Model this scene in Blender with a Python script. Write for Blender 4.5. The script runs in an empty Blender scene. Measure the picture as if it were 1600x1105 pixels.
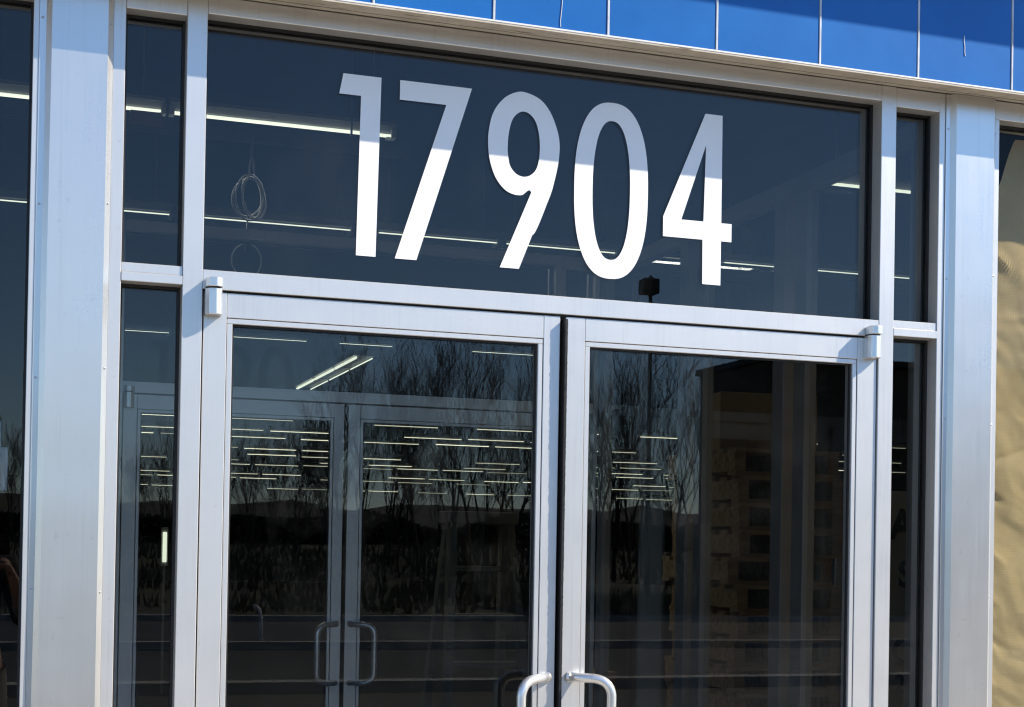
import bpy, bmesh, math, random
from mathutils import Vector, Matrix
R = math.radians
rnd = random.Random(17904)
sc = bpy.context.scene
col = sc.collection

# ------------------------------------------------------------------ camera
# facade frame: x to the right along the shop front, y into the building, z up (pavement = 0)
CAM = Vector((-1.3428, -3.5700, 1.5371))
YAW, PITCH, ROLL = 0.32556, 0.01177, 0.017146
fwd = Vector((math.sin(YAW)*math.cos(PITCH), math.cos(YAW)*math.cos(PITCH), math.sin(PITCH)))
rgt = Vector((math.cos(YAW), -math.sin(YAW), 0)); upv = rgt.cross(fwd)
r2 = rgt*math.cos(ROLL) + upv*math.sin(ROLL); u2 = -rgt*math.sin(ROLL) + upv*math.cos(ROLL)
cd = bpy.data.cameras.new('camera'); cam = bpy.data.objects.new('camera', cd); col.objects.link(cam)
M3 = Matrix((r2, u2, -fwd)).transposed()
cam.matrix_world = Matrix.Translation(CAM) @ M3.to_4x4()
cd.sensor_width = 36; cd.sensor_fit = 'HORIZONTAL'; cd.lens = 36*2334.06/1600
cd.shift_y = (831.99-552.5)/1600
cd.clip_start = 0.01; cd.clip_end = 3000
sc.camera = cam

# ------------------------------------------------------------------ sky, sun, exposure
TOSUN = Vector((2.07, -1.0, 1.77)).normalized()
elev = math.asin(TOSUN.z); az = math.atan2(TOSUN.x, TOSUN.y)
w = bpy.data.worlds.new('World'); sc.world = w; w.use_nodes = True
nt = w.node_tree; nt.nodes.clear()
sky = nt.nodes.new('ShaderNodeTexSky'); sky.sky_type = 'NISHITA'; sky.sun_disc = False
sky.sun_elevation = elev; sky.sun_rotation = az
sky.altitude = 200; sky.air_density = 1.0; sky.dust_density = 0.05; sky.ozone_density = 6.0
bg = nt.nodes.new('ShaderNodeBackground'); bg.inputs[1].default_value = 0.135
wo = nt.nodes.new('ShaderNodeOutputWorld')
nt.links.new(sky.outputs[0], bg.inputs[0]); nt.links.new(bg.outputs[0], wo.inputs[0])
sl = bpy.data.lights.new('sun', 'SUN'); sl.energy = 5.0; sl.angle = R(0.5); sl.color = (1.0, 0.89, 0.72)
so = bpy.data.objects.new('sun', sl); col.objects.link(so); so.location = (8, -6, 9)
so.rotation_euler = (-TOSUN).to_track_quat('-Z', 'Y').to_euler()
sc.view_settings.view_transform = 'Standard'; sc.view_settings.look = 'None'
sc.view_settings.gamma = 1.0; sc.view_settings.use_curve_mapping = False
sc.view_settings.exposure = 0.68
sc.render.engine = 'CYCLES'
sc.cycles.use_denoising = True; sc.cycles.denoising_prefilter = 'ACCURATE'
sc.cycles.use_adaptive_sampling = False; sc.cycles.filter_width = 1.2
sc.cycles.max_bounces = 10; sc.cycles.transparent_max_bounces = 32; sc.cycles.glossy_bounces = 6; sc.cycles.diffuse_bounces = 4
sc.cycles.caustics_reflective = False; sc.cycles.caustics_refractive = False
sc.cycles.sample_clamp_indirect = 4.0

# ------------------------------------------------------------------ materials
def newmat(name):
    m = bpy.data.materials.new(name); m.use_nodes = True
    return m, m.node_tree, m.node_tree.nodes, m.node_tree.links, m.node_tree.nodes['Principled BSDF']
def coords(n, l, scale=(1, 1, 1), kind='Object'):
    tc = n.new('ShaderNodeTexCoord'); mp = n.new('ShaderNodeMapping'); mp.inputs['Scale'].default_value = scale
    l.new(tc.outputs[kind], mp.inputs[0]); return mp.outputs[0]
def noise(n, l, vec, scale, detail=4, rough=.55):
    t = n.new('ShaderNodeTexNoise'); t.inputs['Scale'].default_value = scale
    t.inputs['Detail'].default_value = detail; t.inputs['Roughness'].default_value = rough
    l.new(vec, t.inputs['Vector']); return t.outputs[0]
def ramp(n, l, fac, stops):
    r = n.new('ShaderNodeValToRGB'); e = r.color_ramp.elements
    while len(e) < len(stops): e.new(.5)
    for i, (p, c) in enumerate(stops):
        e[i].position = p; e[i].color = c if len(c) == 4 else (*c, 1)
    l.new(fac, r.inputs[0]); return r.outputs[0]
def simple(name, c, rough=.6, metal=0, var=.12, nscale=6, vscale=(1, 1, 1), bump=0, bscale=40, spec=.5, kind='Object'):
    m, t, n, l, b = newmat(name)
    v = coords(n, l, vscale, kind)
    f = noise(n, l, v, nscale, 5)
    lo = tuple(max(0, x*(1-var)) for x in c); hi = tuple(min(1, x*(1+var)) for x in c)
    l.new(ramp(n, l, f, [(.3, lo), (.7, hi)]), b.inputs['Base Color'])
    b.inputs['Roughness'].default_value = rough; b.inputs['Metallic'].default_value = metal
    b.inputs['Specular IOR Level'].default_value = spec
    if bump:
        bp = n.new('ShaderNodeBump'); bp.inputs['Strength'].default_value = bump; bp.inputs['Distance'].default_value = .004
        l.new(noise(n, l, v, bscale, 6), bp.inputs['Height']); l.new(bp.outputs[0], b.inputs['Normal'])
    return m
def aluminium(name, base, rough, metal, wavy=.0):
    m, t, n, l, b = newmat(name)
    v = coords(n, l, (1, 1, 1)); vs = coords(n, l, (60, 60, 1.2))
    oi = n.new('ShaderNodeObjectInfo')
    f1 = noise(n, l, v, 3.1, 8, .68); f2 = noise(n, l, vs, 3, 4)
    mx = n.new('ShaderNodeMix'); mx.data_type = 'FLOAT'; mx.inputs[0].default_value = .35
    l.new(f1, mx.inputs[2]); l.new(f2, mx.inputs[3])
    ad = n.new('ShaderNodeMath'); ad.operation = 'MULTIPLY_ADD'; ad.inputs[1].default_value = .12
    l.new(oi.outputs['Random'], ad.inputs[0]); l.new(mx.outputs[0], ad.inputs[2])
    l.new(ramp(n, l, ad.outputs[0], [(.30, tuple(x*.84 for x in base)), (.48, tuple(x*.95 for x in base)), (.80, base)]), b.inputs['Base Color'])
    sp_ = ramp(n, l, noise(n, l, v, 46, 3, .6), [(.66, (0, 0, 0)), (.74, (.22, .22, .22))])
    st_ = ramp(n, l, noise(n, l, coords(n, l, (26, 26, .55)), 2.2, 6, .7), [(.56, (0, 0, 0)), (.78, (.26, .26, .26))])
    mxs = n.new('ShaderNodeMix'); mxs.data_type = 'RGBA'; mxs.blend_type = 'ADD'; mxs.inputs[0].default_value = 1; l.new(sp_, mxs.inputs[6]); l.new(st_, mxs.inputs[7])
    dm = n.new('ShaderNodeMix'); dm.data_type = 'RGBA'; l.new(mxs.outputs[2], dm.inputs[0]); l.new(b.inputs['Base Color'].links[0].from_socket, dm.inputs[6]); dm.inputs[7].default_value = (.36, .34, .31, 1)
    l.new(dm.outputs[2], b.inputs['Base Color'])
    mr = n.new('ShaderNodeMapRange'); mr.inputs[3].default_value = rough-.09; mr.inputs[4].default_value = rough+.12
    l.new(mx.outputs[0], mr.inputs[0]); l.new(mr.outputs[0], b.inputs['Roughness'])
    b.inputs['Metallic'].default_value = metal
    if wavy:
        bp = n.new('ShaderNodeBump'); bp.inputs['Strength'].default_value = wavy; bp.inputs['Distance'].default_value = .02
        l.new(noise(n, l, v, 3.0, 1), bp.inputs['Height']); l.new(bp.outputs[0], b.inputs['Normal'])
    return m
def glassmat(name, f0, tint, dust=.006):
    m, t, n, l, b = newmat(name); n.remove(b); out = n['Material Output']
    lw = n.new('ShaderNodeLayerWeight'); lw.inputs[0].default_value = .5
    pw = n.new('ShaderNodeMath'); pw.operation = 'POWER'; pw.inputs[1].default_value = 5
    l.new(lw.outputs['Facing'], pw.inputs[0])
    ma = n.new('ShaderNodeMath'); ma.operation = 'MULTIPLY_ADD'; ma.inputs[1].default_value = 1-f0; ma.inputs[2].default_value = f0
    l.new(pw.outputs[0], ma.inputs[0])
    tr = n.new('ShaderNodeBsdfTransparent'); tr.inputs[0].default_value = (*tint, 1)
    gl = n.new('ShaderNodeBsdfGlossy'); gl.inputs['Roughness'].default_value = 0.0; gl.inputs[0].default_value = (1, 1, 1, 1)
    wb = n.new('ShaderNodeBump'); wb.inputs['Strength'].default_value = .035; wb.inputs['Distance'].default_value = .0016
    l.new(noise(n, l, coords(n, l, (1, 1, 1), 'Object'), 2.6, 1), wb.inputs['Height']); l.new(wb.outputs[0], gl.inputs['Normal'])
    mx = n.new('ShaderNodeMixShader'); l.new(ma.outputs[0], mx.inputs[0]); l.new(tr.outputs[0], mx.inputs[1]); l.new(gl.outputs[0], mx.inputs[2])
    df = n.new('ShaderNodeBsdfDiffuse'); df.inputs[0].default_value = (.7, .7, .68, 1)
    v = coords(n, l, (1, 1, 1)); fc = noise(n, l, v, 4, 6, .7)
    du = n.new('ShaderNodeMapRange'); du.inputs[1].default_value = .50; du.inputs[2].default_value = .85; du.inputs[4].default_value = dust
    l.new(fc, du.inputs[0])
    m2 = n.new('ShaderNodeMixShader'); l.new(du.outputs[0], m2.inputs[0]); l.new(mx.outputs[0], m2.inputs[1]); l.new(df.outputs[0], m2.inputs[2])
    l.new(m2.outputs[0], out.inputs[0]); return m
def emit(name, c, s):
    m, t, n, l, b = newmat(name)
    b.inputs['Base Color'].default_value = (.8, .8, .78, 1)
    b.inputs['Emission Color'].default_value = (*c, 1); b.inputs['Emission Strength'].default_value = s
    m.cycles.emission_sampling = 'NONE'
    return m

ALU = aluminium('anodised_aluminium', (.735, .73, .725), .36, .58)
ALUC = aluminium('aluminium_cladding', (.69, .68, .665), .28, .74, .22)
ALUH = aluminium('satin_aluminium', (.80, .80, .80), .30, .75)
GLASS = glassmat('tinted_glass', .029, (.86, .87, .87), .011)
GLASSI = glassmat('clear_glass', .007, (.94, .95, .94), .003)
RUB = simple('black_rubber', (.012, .012, .013), .55)
WHT = simple('white_trim', (.78, .79, .80), .5, var=.06)
VINYL = simple('white_vinyl', (.93, .93, .93), .45, var=.01)
DARKM = simple('dark_gap_metal', (.03, .03, .032), .5, .3)
STEEL = simple('screw_steel', (.50, .50, .51), .4, .9)

def blue_tile():
    m, t, n, l, b = newmat('blue_porcelain_enamel')
    v = coords(n, l); oi = n.new('ShaderNodeObjectInfo')
    f = noise(n, l, v, 5, 5)
    ad = n.new('ShaderNodeMath'); ad.operation = 'MULTIPLY_ADD'; ad.inputs[1].default_value = .25
    l.new(oi.outputs['Random'], ad.inputs[0]); l.new(f, ad.inputs[2])
    l.new(ramp(n, l, ad.outputs[0], [(.35, (.009, .122, .42)), (.85, (.015, .155, .50))]), b.inputs['Base Color'])
    b.inputs['Roughness'].default_value = .32; b.inputs['Specular IOR Level'].default_value = .28
    bp = n.new('ShaderNodeBump'); bp.inputs['Strength'].default_value = .03; bp.inputs['Distance'].default_value = .01
    l.new(noise(n, l, v, 22, 2), bp.inputs['Height']); l.new(bp.outputs[0], b.inputs['Normal'])
    return m
BLUE = blue_tile()
JNT = simple('joint_sealant', (.58, .64, .72), .6, var=.25, nscale=14)
def soffit_mat(name, base, rust):
    m, t, n, l, b = newmat(name)
    v = coords(n, l, (3, 1, 1)); f = noise(n, l, v, 3.5, 8, .7)
    c1 = ramp(n, l, f, [(.42, base), (.62, tuple(x*.8 for x in base))])
    f2 = noise(n, l, coords(n, l, (1.5, 14, 14)), 4.0, 8, .75)
    fac = ramp(n, l, f2, [(.56, (0, 0, 0)), (.66, (rust, rust, rust))])
    mx = n.new('ShaderNodeMix'); mx.data_type = 'RGBA'; l.new(fac, mx.inputs[0]); l.new(c1, mx.inputs[6]); mx.inputs[7].default_value = (.10, .045, .02, 1)
    l.new(mx.outputs[2], b.inputs['Base Color']); b.inputs['Roughness'].default_value = .7
    return m
FLASH = soffit_mat('weathered_flashing', (.62, .56, .47), .9)
SOFF = soffit_mat('tan_soffit', (.60, .55, .46), .25)
CONC = simple('pavement_concrete', (.50, .46, .40), .85, var=.15, nscale=3, bump=.3)
ASPH = simple('asphalt', (.036, .036, .037), .85, var=.3, nscale=.8, bump=.4, bscale=60)
KERB = simple('kerb_concrete', (.36, .35, .32), .85, var=.15)
GRASS = simple('dry_grass', (.045, .042, .020), .95, var=.85, nscale=1.6)
BARK = simple('bark', (.045, .037, .030), .9, var=.3, nscale=9)
TWIG = simple('twig', (.060, .045, .036), .9, var=.3, nscale=3)
PLAST = simple('wall_render', (.20, .20, .20), .8)
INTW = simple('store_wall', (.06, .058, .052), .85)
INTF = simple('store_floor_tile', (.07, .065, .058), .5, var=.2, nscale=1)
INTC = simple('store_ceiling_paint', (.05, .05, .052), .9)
WOOD = simple('pallet_wood', (.42, .30, .18), .8, var=.35, nscale=4, vscale=(1, 8, 8))
GREYP = simple('grey_paint', (.15, .155, .15), .6)
CARD = simple('cardboard', (.42, .29, .15), .85, var=.1)
PAPERB = simple('pale_blue_paper', (.74, .80, .86), .8, var=.12, nscale=20)
CABLE = simple('grey_cable', (.60, .60, .56), .6)
TUBE = emit('lit_fluorescent_tube', (.95, 1.0, .80), .80)
TUBEF = emit('lit_store_tube', (1.0, .97, .70), 2.0)
_n, _l = TUBEF.node_tree.nodes, TUBEF.node_tree.links   # old and new tubes differ in output
_oi = _n.new('ShaderNodeObjectInfo'); _mr = _n.new('ShaderNodeMapRange'); _mr.inputs[3].default_value = .20; _mr.inputs[4].default_value = 1.05
_l.new(_oi.outputs['Random'], _mr.inputs[0]); _l.new(_mr.outputs[0], _n['Principled BSDF'].inputs['Emission Strength'])
HOUS = simple('fixture_enamel', (.35, .36, .34), .5)
BLACK = simple('black_plastic', (.01, .01, .01), .35)
BRICKM = simple('brown_siding', (.105, .075, .048), .8, var=.3, nscale=1.5, vscale=(.3, 1, 6))
def kraft():
    m, t, n, l, b = newmat('kraft_paper')
    v = coords(n, l); f = noise(n, l, v, 9, 8, .7)
    l.new(ramp(n, l, f, [(.3, (.72, .57, .32)), (.75, (.82, .67, .41))]), b.inputs['Base Color'])
    b.inputs['Roughness'].default_value = .75; b.inputs['Specular IOR Level'].default_value = .3
    fb = coords(n, l, (1, 1, 30))
    bp = n.new('ShaderNodeBump'); bp.inputs['Strength'].default_value = .14; bp.inputs['Distance'].default_value = .003
    l.new(noise(n, l, fb, 14, 4), bp.inputs['Height']); l.new(bp.outputs[0], b.inputs['Normal'])
    return m
KRAFT = kraft()

# ------------------------------------------------------------------ helpers
def box(bm, x0, x1, y0, y1, z0, z1):
    vs = [bm.verts.new((x, y, z)) for x in (x0, x1) for y in (y0, y1) for z in (z0, z1)]
    for f in ((0, 1, 3, 2), (4, 6, 7, 5), (0, 4, 5, 1), (2, 3, 7, 6), (0, 2, 6, 4), (1, 5, 7, 3)):
        bm.faces.new([vs[i] for i in f])
def boxes(*bs):
    bm = bmesh.new()
    for b in bs: box(bm, *b)
    return bm
def prism_x(bm, prof, x0, x1):   # profile of (y,z)
    a = [bm.verts.new((x0, y, z)) for y, z in prof]; b = [bm.verts.new((x1, y, z)) for y, z in prof]
    n = len(prof)
    for i in range(n): bm.faces.new((a[i], a[(i+1) % n], b[(i+1) % n], b[i]))
    bm.faces.new(a[::-1]); bm.faces.new(b)
def prism_z(bm, prof, z0, z1):   # profile of (x,y)
    a = [bm.verts.new((x, y, z0)) for x, y in prof]; b = [bm.verts.new((x, y, z1)) for x, y in prof]
    n = len(prof)
    for i in range(n): bm.faces.new((a[i], a[(i+1) % n], b[(i+1) % n], b[i]))
    bm.faces.new(a[::-1]); bm.faces.new(b)
def tube(bm, pts, rad, seg=8, cap=True):
    pts = [Vector(p) for p in pts]; n = len(pts); rings = []
    rad = rad if isinstance(rad, (list, tuple)) else [rad]*n
    ref = None
    for i, p in enumerate(pts):
        d = (pts[min(i+1, n-1)]-pts[max(i-1, 0)])
        if d.length < 1e-9: d = Vector((0, 0, 1))
        d.normalize()
        if ref is None: ref = Vector((0, 0, 1)) if abs(d.z) < .9 else Vector((1, 0, 0))
        u = d.cross(ref)
        if u.length < 1e-6: u = d.orthogonal()
        u.normalize(); v = u.cross(d); ref = v
        rings.append([bm.verts.new(p + (u*math.cos(2*math.pi*k/seg) + v*math.sin(2*math.pi*k/seg))*rad[i]) for k in range(seg)])
    for a, b in zip(rings, rings[1:]):
        for k in range(seg): bm.faces.new((a[k], a[(k+1) % seg], b[(k+1) % seg], b[k]))
    if cap: bm.faces.new(rings[0][::-1]); bm.faces.new(rings[-1])
def bez(p0, p1, p2, n=7):
    p0, p1, p2 = map(Vector, (p0, p1, p2))
    return [p0*(1-t)**2 + p1*2*t*(1-t) + p2*t*t for t in [i/(n-1) for i in range(n)]]
def obj(name, bm, mat, parent=None, bevel=0, smooth=False):
    bmesh.ops.recalc_face_normals(bm, faces=bm.faces)
    if bevel: bmesh.ops.bevel(bm, geom=bm.edges[:], offset=bevel, segments=1, affect='EDGES', clamp_overlap=True)
    me = bpy.data.meshes.new(name); bm.to_mesh(me); bm.free()
    for m in (mat if isinstance(mat, (list, tuple)) else [mat]): me.materials.append(m)
    if smooth:
        for p in me.polygons: p.use_smooth = True
    o = bpy.data.objects.new(name, me); col.objects.link(o); o.parent = parent
    return o
def tag(o, label=None, cat=None, group=None, kind=None):
    for k, v in (('label', label), ('category', cat), ('group', group), ('kind', kind)):
        if v: o[k] = v
    return o
def empty(name, loc, label, cat, group=None):
    o = bpy.data.objects.new(name, None); col.objects.link(o); o.location = loc
    return tag(o, label, cat, group)
def P(name, bs, mat, parent, bevel=.0012):   # part from world boxes, put into the parent's frame
    L = parent.location if parent.parent is None else parent.parent.location
    bm = bmesh.new()
    for b in bs: box(bm, b[0]-L.x, b[1]-L.x, b[2]-L.y, b[3]-L.y, b[4]-L.z, b[5]-L.z)
    return obj(name, bm, mat, parent, bevel)
def copy_tree(o, parent=None):
    c = o.copy(); col.objects.link(c); c.parent = parent
    for ch in o.children: copy_tree(ch, c)
    return c
def struct(name, bm, mat): return tag(obj(name, bm, mat), kind='structure')

# ------------------------------------------------------------------ ground and store shell
GZ = -.012
struct('asphalt_ground', boxes((-500, 500, -600, -3.06, GZ-.5, GZ)), ASPH)
pv = struct('pavement', boxes((-40, 60, -3.0, -.02, -.6, -.004)), CONC)
struct('kerb', boxes((-40, 60, -3.06, -3.0, -.6, -.002)), KERB)
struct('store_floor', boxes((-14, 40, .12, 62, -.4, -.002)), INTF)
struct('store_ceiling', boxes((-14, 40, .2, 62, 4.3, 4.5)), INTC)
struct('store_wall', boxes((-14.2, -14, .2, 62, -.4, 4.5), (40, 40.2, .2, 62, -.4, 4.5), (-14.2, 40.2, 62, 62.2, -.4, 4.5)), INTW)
wl = obj('shop_wall', boxes((-14.2, 40.2, .0, .2, 2.8375, 4.6), (-14.2, -3.72, .0, .2, -.4, 2.8375), (3.72, 40.2, .0, .2, -.4, 2.8375)), PLAST)
tag(wl, 'grey rendered shop wall behind the blue panels and over the windows', 'wall')

# ------------------------------------------------------------------ fascia of blue panels
fa = empty('panel_fascia', (0, -.1, 2.822), 'glossy blue square panel fascia with thin white joints over the shop front', 'fascia')
P('backing', [(-3.8, 3.8, -.086, -.003, 2.845, 3.42)], PLAST, fa, 0)
PIT = .3015; X0 = -.5425
for k in range(-10, 15):
    x = X0 + PIT*k
    dz = rnd.uniform(-.0007, .0007)
    P('panel', [(x+.0035, x+PIT-.0035, -.1+dz, -.0865, 2.833, 3.415)], BLUE, fa, .0015)
    P('joint_strip', [(x-.0028, x+.0028, -.1025, -.087, 2.8335, 3.414)], JNT, fa, .0006)
P('edge_trim', [(-3.8, 3.8, -.1045, -.0865, 2.8275, 2.8325)], WHT, fa, .0008)
def sloped(name, ya, yb, mat, th=.004):
    z = lambda y: 2.8235+(.1+y)*.145
    bm = bmesh.new(); prism_x(bm, [(ya+.1, z(ya)-2.822), (yb+.1, z(yb)-2.822), (yb+.1, z(yb)+th-2.822), (ya+.1, z(ya)+th-2.822)], -3.8, 3.8); return obj(name, bm, mat, fa)
sloped('flashing', -.1035, -.034, FLASH); sloped('groove', -.0339, -.0292, DARKM, .009); sloped('soffit', -.0291, -.0004, SOFF)
# pale drip streaks run down two panels
for (sx, z0, z1, lean) in ((-.068, 2.838, 2.93, .006), (1.113, 2.91, 2.965, -.004)):
    sk = bmesh.new(); pts = [(sx+lean*t+rnd.uniform(-.001, .001), -.1012+.1, z0+(z1-z0)*t-2.822) for t in [i/6 for i in range(7)]]
    tube(sk, pts, .0011, 5); obj('drip_streak', sk, WHT, fa)
cp = empty('overhang', (0, 0, 3.42), 'plain pale overhang jutting out above the blue panels', 'overhang')
P('slab', [(-3.9, 3.9, -.35, -.003, 3.421, 3.56)], PLAST, cp, .004)
P('edge_cap', [(-3.92, 3.92, -.362, -.352, 3.414, 3.58)], WHT, cp, .002)

# ------------------------------------------------------------------ columns clad in aluminium
def column(name, xc, label):
    e = empty(name, (xc, 0, 0), label, 'column', 'clad columns beside the entrance')
    h0, h1 = -.0, 2.8345
    bm = bmesh.new()
    prof = [(-.0885, .05), (-.0885, -.0015), (-.0750, -.0015), (-.0625, -.014), (.0625, -.014), (.0750, -.0015), (.0750, .05)]
    # the wide front sheet is slightly oil-canned along its height
    nz = 24; rings = []
    for i in range(nz+1):
        z = h0+(h1-h0)*i/nz
        wv = .0016*math.sin(z*2.3+xc*3)+.001*math.sin(z*5.1+1+xc)
        rings.append([bm.verts.new((x+(wv*.8 if -.08 < x < -.06 else 0), y+(wv*.5 if y < -.01 else 0), z)) for x, y in prof])
    n = len(prof)
    for a, b in zip(rings, rings[1:]):
        for k in range(n): bm.faces.new((a[k], a[(k+1) % n], b[(k+1) % n], b[k]))
    bm.faces.new(rings[0][::-1]); bm.faces.new(rings[-1])
    obj('cladding_panel', bm, ALUC, e)
    for z in (.15, .55, .95, 1.42, 1.92, 2.32, 2.74):
        for dx, y in ((-.0815, -.0015), (.0690, -.0080)):
            s = bmesh.new(); bmesh.ops.create_uvsphere(s, u_segments=8, v_segments=5, radius=.0032, matrix=Matrix.Translation((dx, y, z+rnd.uniform(-.02, .02))) @ Matrix.Diagonal((1, .5, 1, 1)))
            obj('screw', s, STEEL, e)
    return e
column('clad_column', -1.2085, 'aluminium clad column between the dark window and the entrance')
column('clad_column', 1.2135, 'aluminium clad column between the entrance and the papered window')

# ------------------------------------------------------------------ storefront frame
GY0, GY1 = .055, .063       # glass
FB = .112                   # back of the frame
def gasket(parent, x0, x1, z0, z1, t=.006, mat=RUB):
    P('gasket', [(x0, x1, GY0-.010, GY0-.0005, z1-t, z1), (x0, x1, GY0-.010, GY0-.0005, z0, z0+t),
                 (x0, x0+t, GY0-.010, GY0-.0005, z0+t, z1-t), (x1-t, x1, GY0-.010, GY0-.0005, z0+t, z1-t),
                 (x0, x1, GY1+.0005, GY1+.010, z1-t, z1), (x0, x1, GY1+.0005, GY1+.010, z0, z0+t),
                 (x0, x0+t, GY1+.0005, GY1+.010, z0+t, z1-t), (x1-t, x1, GY1+.0005, GY1+.010, z0+t, z1-t)], mat, parent, 0)
def pane(parent, x0, x1, z0, z1, mat=GLASS, g=True):
    q = P('glass_pane', [(x0+.001, x1-.001, GY0, GY1, z0+.001, z1-.001)], mat, parent, 0)
    if g: gasket(parent, x0, x1, z0, z1)
    return q
sf = empty('storefront_frame', (0, 0, 0), 'silver aluminium frame with transom and narrow side windows round the street doors', 'door frame')
HB, HT = 2.794, 2.8365
XM0, XM1, XJ0 = .9185, .9650, 1.1055
TB0, TB1 = 2.1415, 2.1870
for s in (-1, 1):
    a, b = sorted((s*XM0, s*XM1))
    P('mullion', [(a, b, 0, FB, 0, HT)], ALU, sf)
    a, b = sorted((s*XJ0, 1.1246 if s > 0 else -1.1337))
    P('jamb', [(a, b, .0015, FB, 0, HT)], ALU, sf)
    a, b = sorted((s*(XM1+.0004), s*(XJ0-.0004)))
    P('side_bar', [(a, b, .004, FB-.004, 2.169, 2.191), (a, b, 0.0, FB-.002, 2.1475, 2.1684)], ALU, sf)
    P('side_header', [(a, b, .001, FB, 2.783, HT-.001)], ALU, sf)
    P('side_sill', [(a, b, .001, FB, 0.0, .11)], ALU, sf)
    pane(sf, a, b, 2.191, 2.783); pane(sf, a, b, .11, 2.1475)
P('header', [(-XM0+.0004, XM0-.0004, .0005, FB, HB, HT-.0005)], ALU, sf)
P('transom_bar', [(-XM0+.0004, XM0-.0004, .0003, FB, TB0, TB1)], ALU, sf)
pane(sf, -XM0+.0004, XM0-.0004, TB1, HB)
P('threshold', [(-XM0, XM0, .0, .12, -.004, .011)], ALU, sf)

# ------------------------------------------------------------------ door leaves
DY = .0058                 # the leaves sit just behind the face of the frame
def door(name, x0, x1, label, hinge, group=None):
    # hinge = -1 hinged on the left, 1 on the right
    hx = x0 if hinge < 0 else x1
    e = empty(name, (hx, DY, .012), label, 'door', group)
    d0, d1 = DY, DY+.0445
    zt = 2.1365; zr = 2.0775; zb = .262; zbot = .012
    ws_l = .0545 if hinge < 0 else .0510; ws_r = .0440 if hinge < 0 else .0600
    if hinge > 0: ws_l, ws_r = .0530, .0600
    P('stile', [(x0, x0+ws_l, d0, d1, zbot, zt)], ALU, e)
    P('stile', [(x1-ws_r, x1, d0, d1, zbot, zt)], ALU, e)
    a, b = x0+ws_l+.0004, x1-ws_r-.0004
    P('top_rail', [(a, b, d0+.0002, d1, zr, zt-.0004)], ALU, e)
    P('bottom_rail', [(a, b, d0+.0002, d1, zbot, zb)], ALU, e)
    bd = .0138; y0 = d0+.0016
    P('glazing_bead', [(a+.0012, b-.0012, y0, d1-.004, zr-bd, zr-.0013)], ALU, e)
    P('glazing_bead', [(a+.0012, b-.0012, y0, d1-.004, zb+.0013, zb+bd)], ALU, e)
    P('glazing_bead', [(a+.0012, a+bd, y0, d1-.004, zb+bd, zr-bd)], ALU, e)
    P('glazing_bead', [(b-bd, b-.0012, y0, d1-.004, zb+bd, zr-bd)], ALU, e)
    gx0, gx1, gz0, gz1 = a+bd, b-bd, zb+bd, zr-bd
    gy = d0+.019
    P('glass_pane', [(gx0-.003, gx1+.003, gy, gy+.007, gz0-.003, gz1+.003)], GLASS, e, 0)
    t = .0045
    P('gasket', [(gx0, gx1, gy-.008, gy-.0004, gz1-t, gz1), (gx0, gx1, gy-.008, gy-.0004, gz0, gz0+t),
                 (gx0, gx0+t, gy-.008, gy-.0004, gz0+t, gz1-t), (gx1-t, gx1, gy-.008, gy-.0004, gz0+t, gz1-t)], RUB, e, 0)
    # pull handle: a bent tube off the meeting stile towards the glass
    s = hinge
    bx = x1-.0195 if hinge < 0 else x0+.0230
    zc = 1.0925; hh = .1225; L = e.location
    def q(v): return Vector((bx+s*v[0], d0-v[1], zc+v[2]))-L
    base, grip = (0, -.002, hh), (.092, .066, hh)
    up = [q(base), q((.022, .024, hh))] + bez(q((.040, .042, hh)), q((.088, .066, hh)), q((.092, .066, hh-.042)), 9)
    lo = [Vector((v.x, v.y, 2*(zc-L.z)-v.z)) for v in reversed(up)]
    bm = bmesh.new(); tube(bm, up+lo, .0122, 16)
    h = obj('pull_handle', bm, ALUH, e, 0, True)
    for z in (hh, -hh):
        bm = bmesh.new(); tube(bm, [q((-.001, -.0015, z)), q((.004, .003, z))], .0135, 16); obj('mounting_collar', bm, ALUH, h)
    # offset pivot hinge at the top of the hinge stile
    hcx = hx-s*.0175*-1 if False else (hx+.021 if hinge < 0 else hx-.021)
    hp = [(-.020, .0), (-.020, -.022), (-.012, -.035), (.004, -.040), (.016, -.034), (.020, -.020), (.020, .0)]
    if hinge > 0: hp = [(-x, y) for x, y in hp][::-1]
    bm = bmesh.new(); prism_z(bm, [(hcx+x-L.x, y+d0+.0006-L.y) for x, y in hp], 2.079-L.z, 2.1405-L.z)
    ph = obj('pivot_hinge', bm, ALUH, e, .0012)
    bm = bmesh.new(); prism_z(bm, [(hcx+x*.9-L.x, y*.9+d0+.0006-L.y) for x, y in hp], 2.1405-L.z, 2.1435-L.z)
    obj('bearing_ring', bm, DARKM, ph)
    bm = bmesh.new(); prism_z(bm, [(hcx+x-L.x, y+d0-.0062-L.y) for x, y in hp], 2.1435-L.z, 2.1655-L.z)
    obj('pivot_cap', bm, ALUH, ph, .0012)
    if hinge > 0:   # lock cylinder and the brush weatherstrip of the active leaf
        bm = bmesh.new(); tube(bm, [q((.004, -.001, -.255)), q((.004, .004, -.255))], .016, 16)
        lk = obj('lock_cylinder', bm, ALUH, e)
        bm = bmesh.new(); tube(bm, [q((.004, .0035, -.255)), q((.004, .0052, -.255))], .006, 12); obj('keyhole', bm, RUB, lk)
        bm = bmesh.new(); z = zbot+.01
        while z < zt-.012:
            st = rnd.uniform(.003, .008); pr = .0155+rnd.uniform(-.0009, .0009)+.0014*math.sin(z*3.1+1.2)-.004*(z-zbot)/zt*0
            box(bm, x0-.0078-L.x, x0-.0012-L.x, d0-pr-L.y, d0+.03-L.y, z-L.z, z+st-L.z); z += st
        obj('brush_weatherstrip', bm, RUB, e)
    return e
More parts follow.
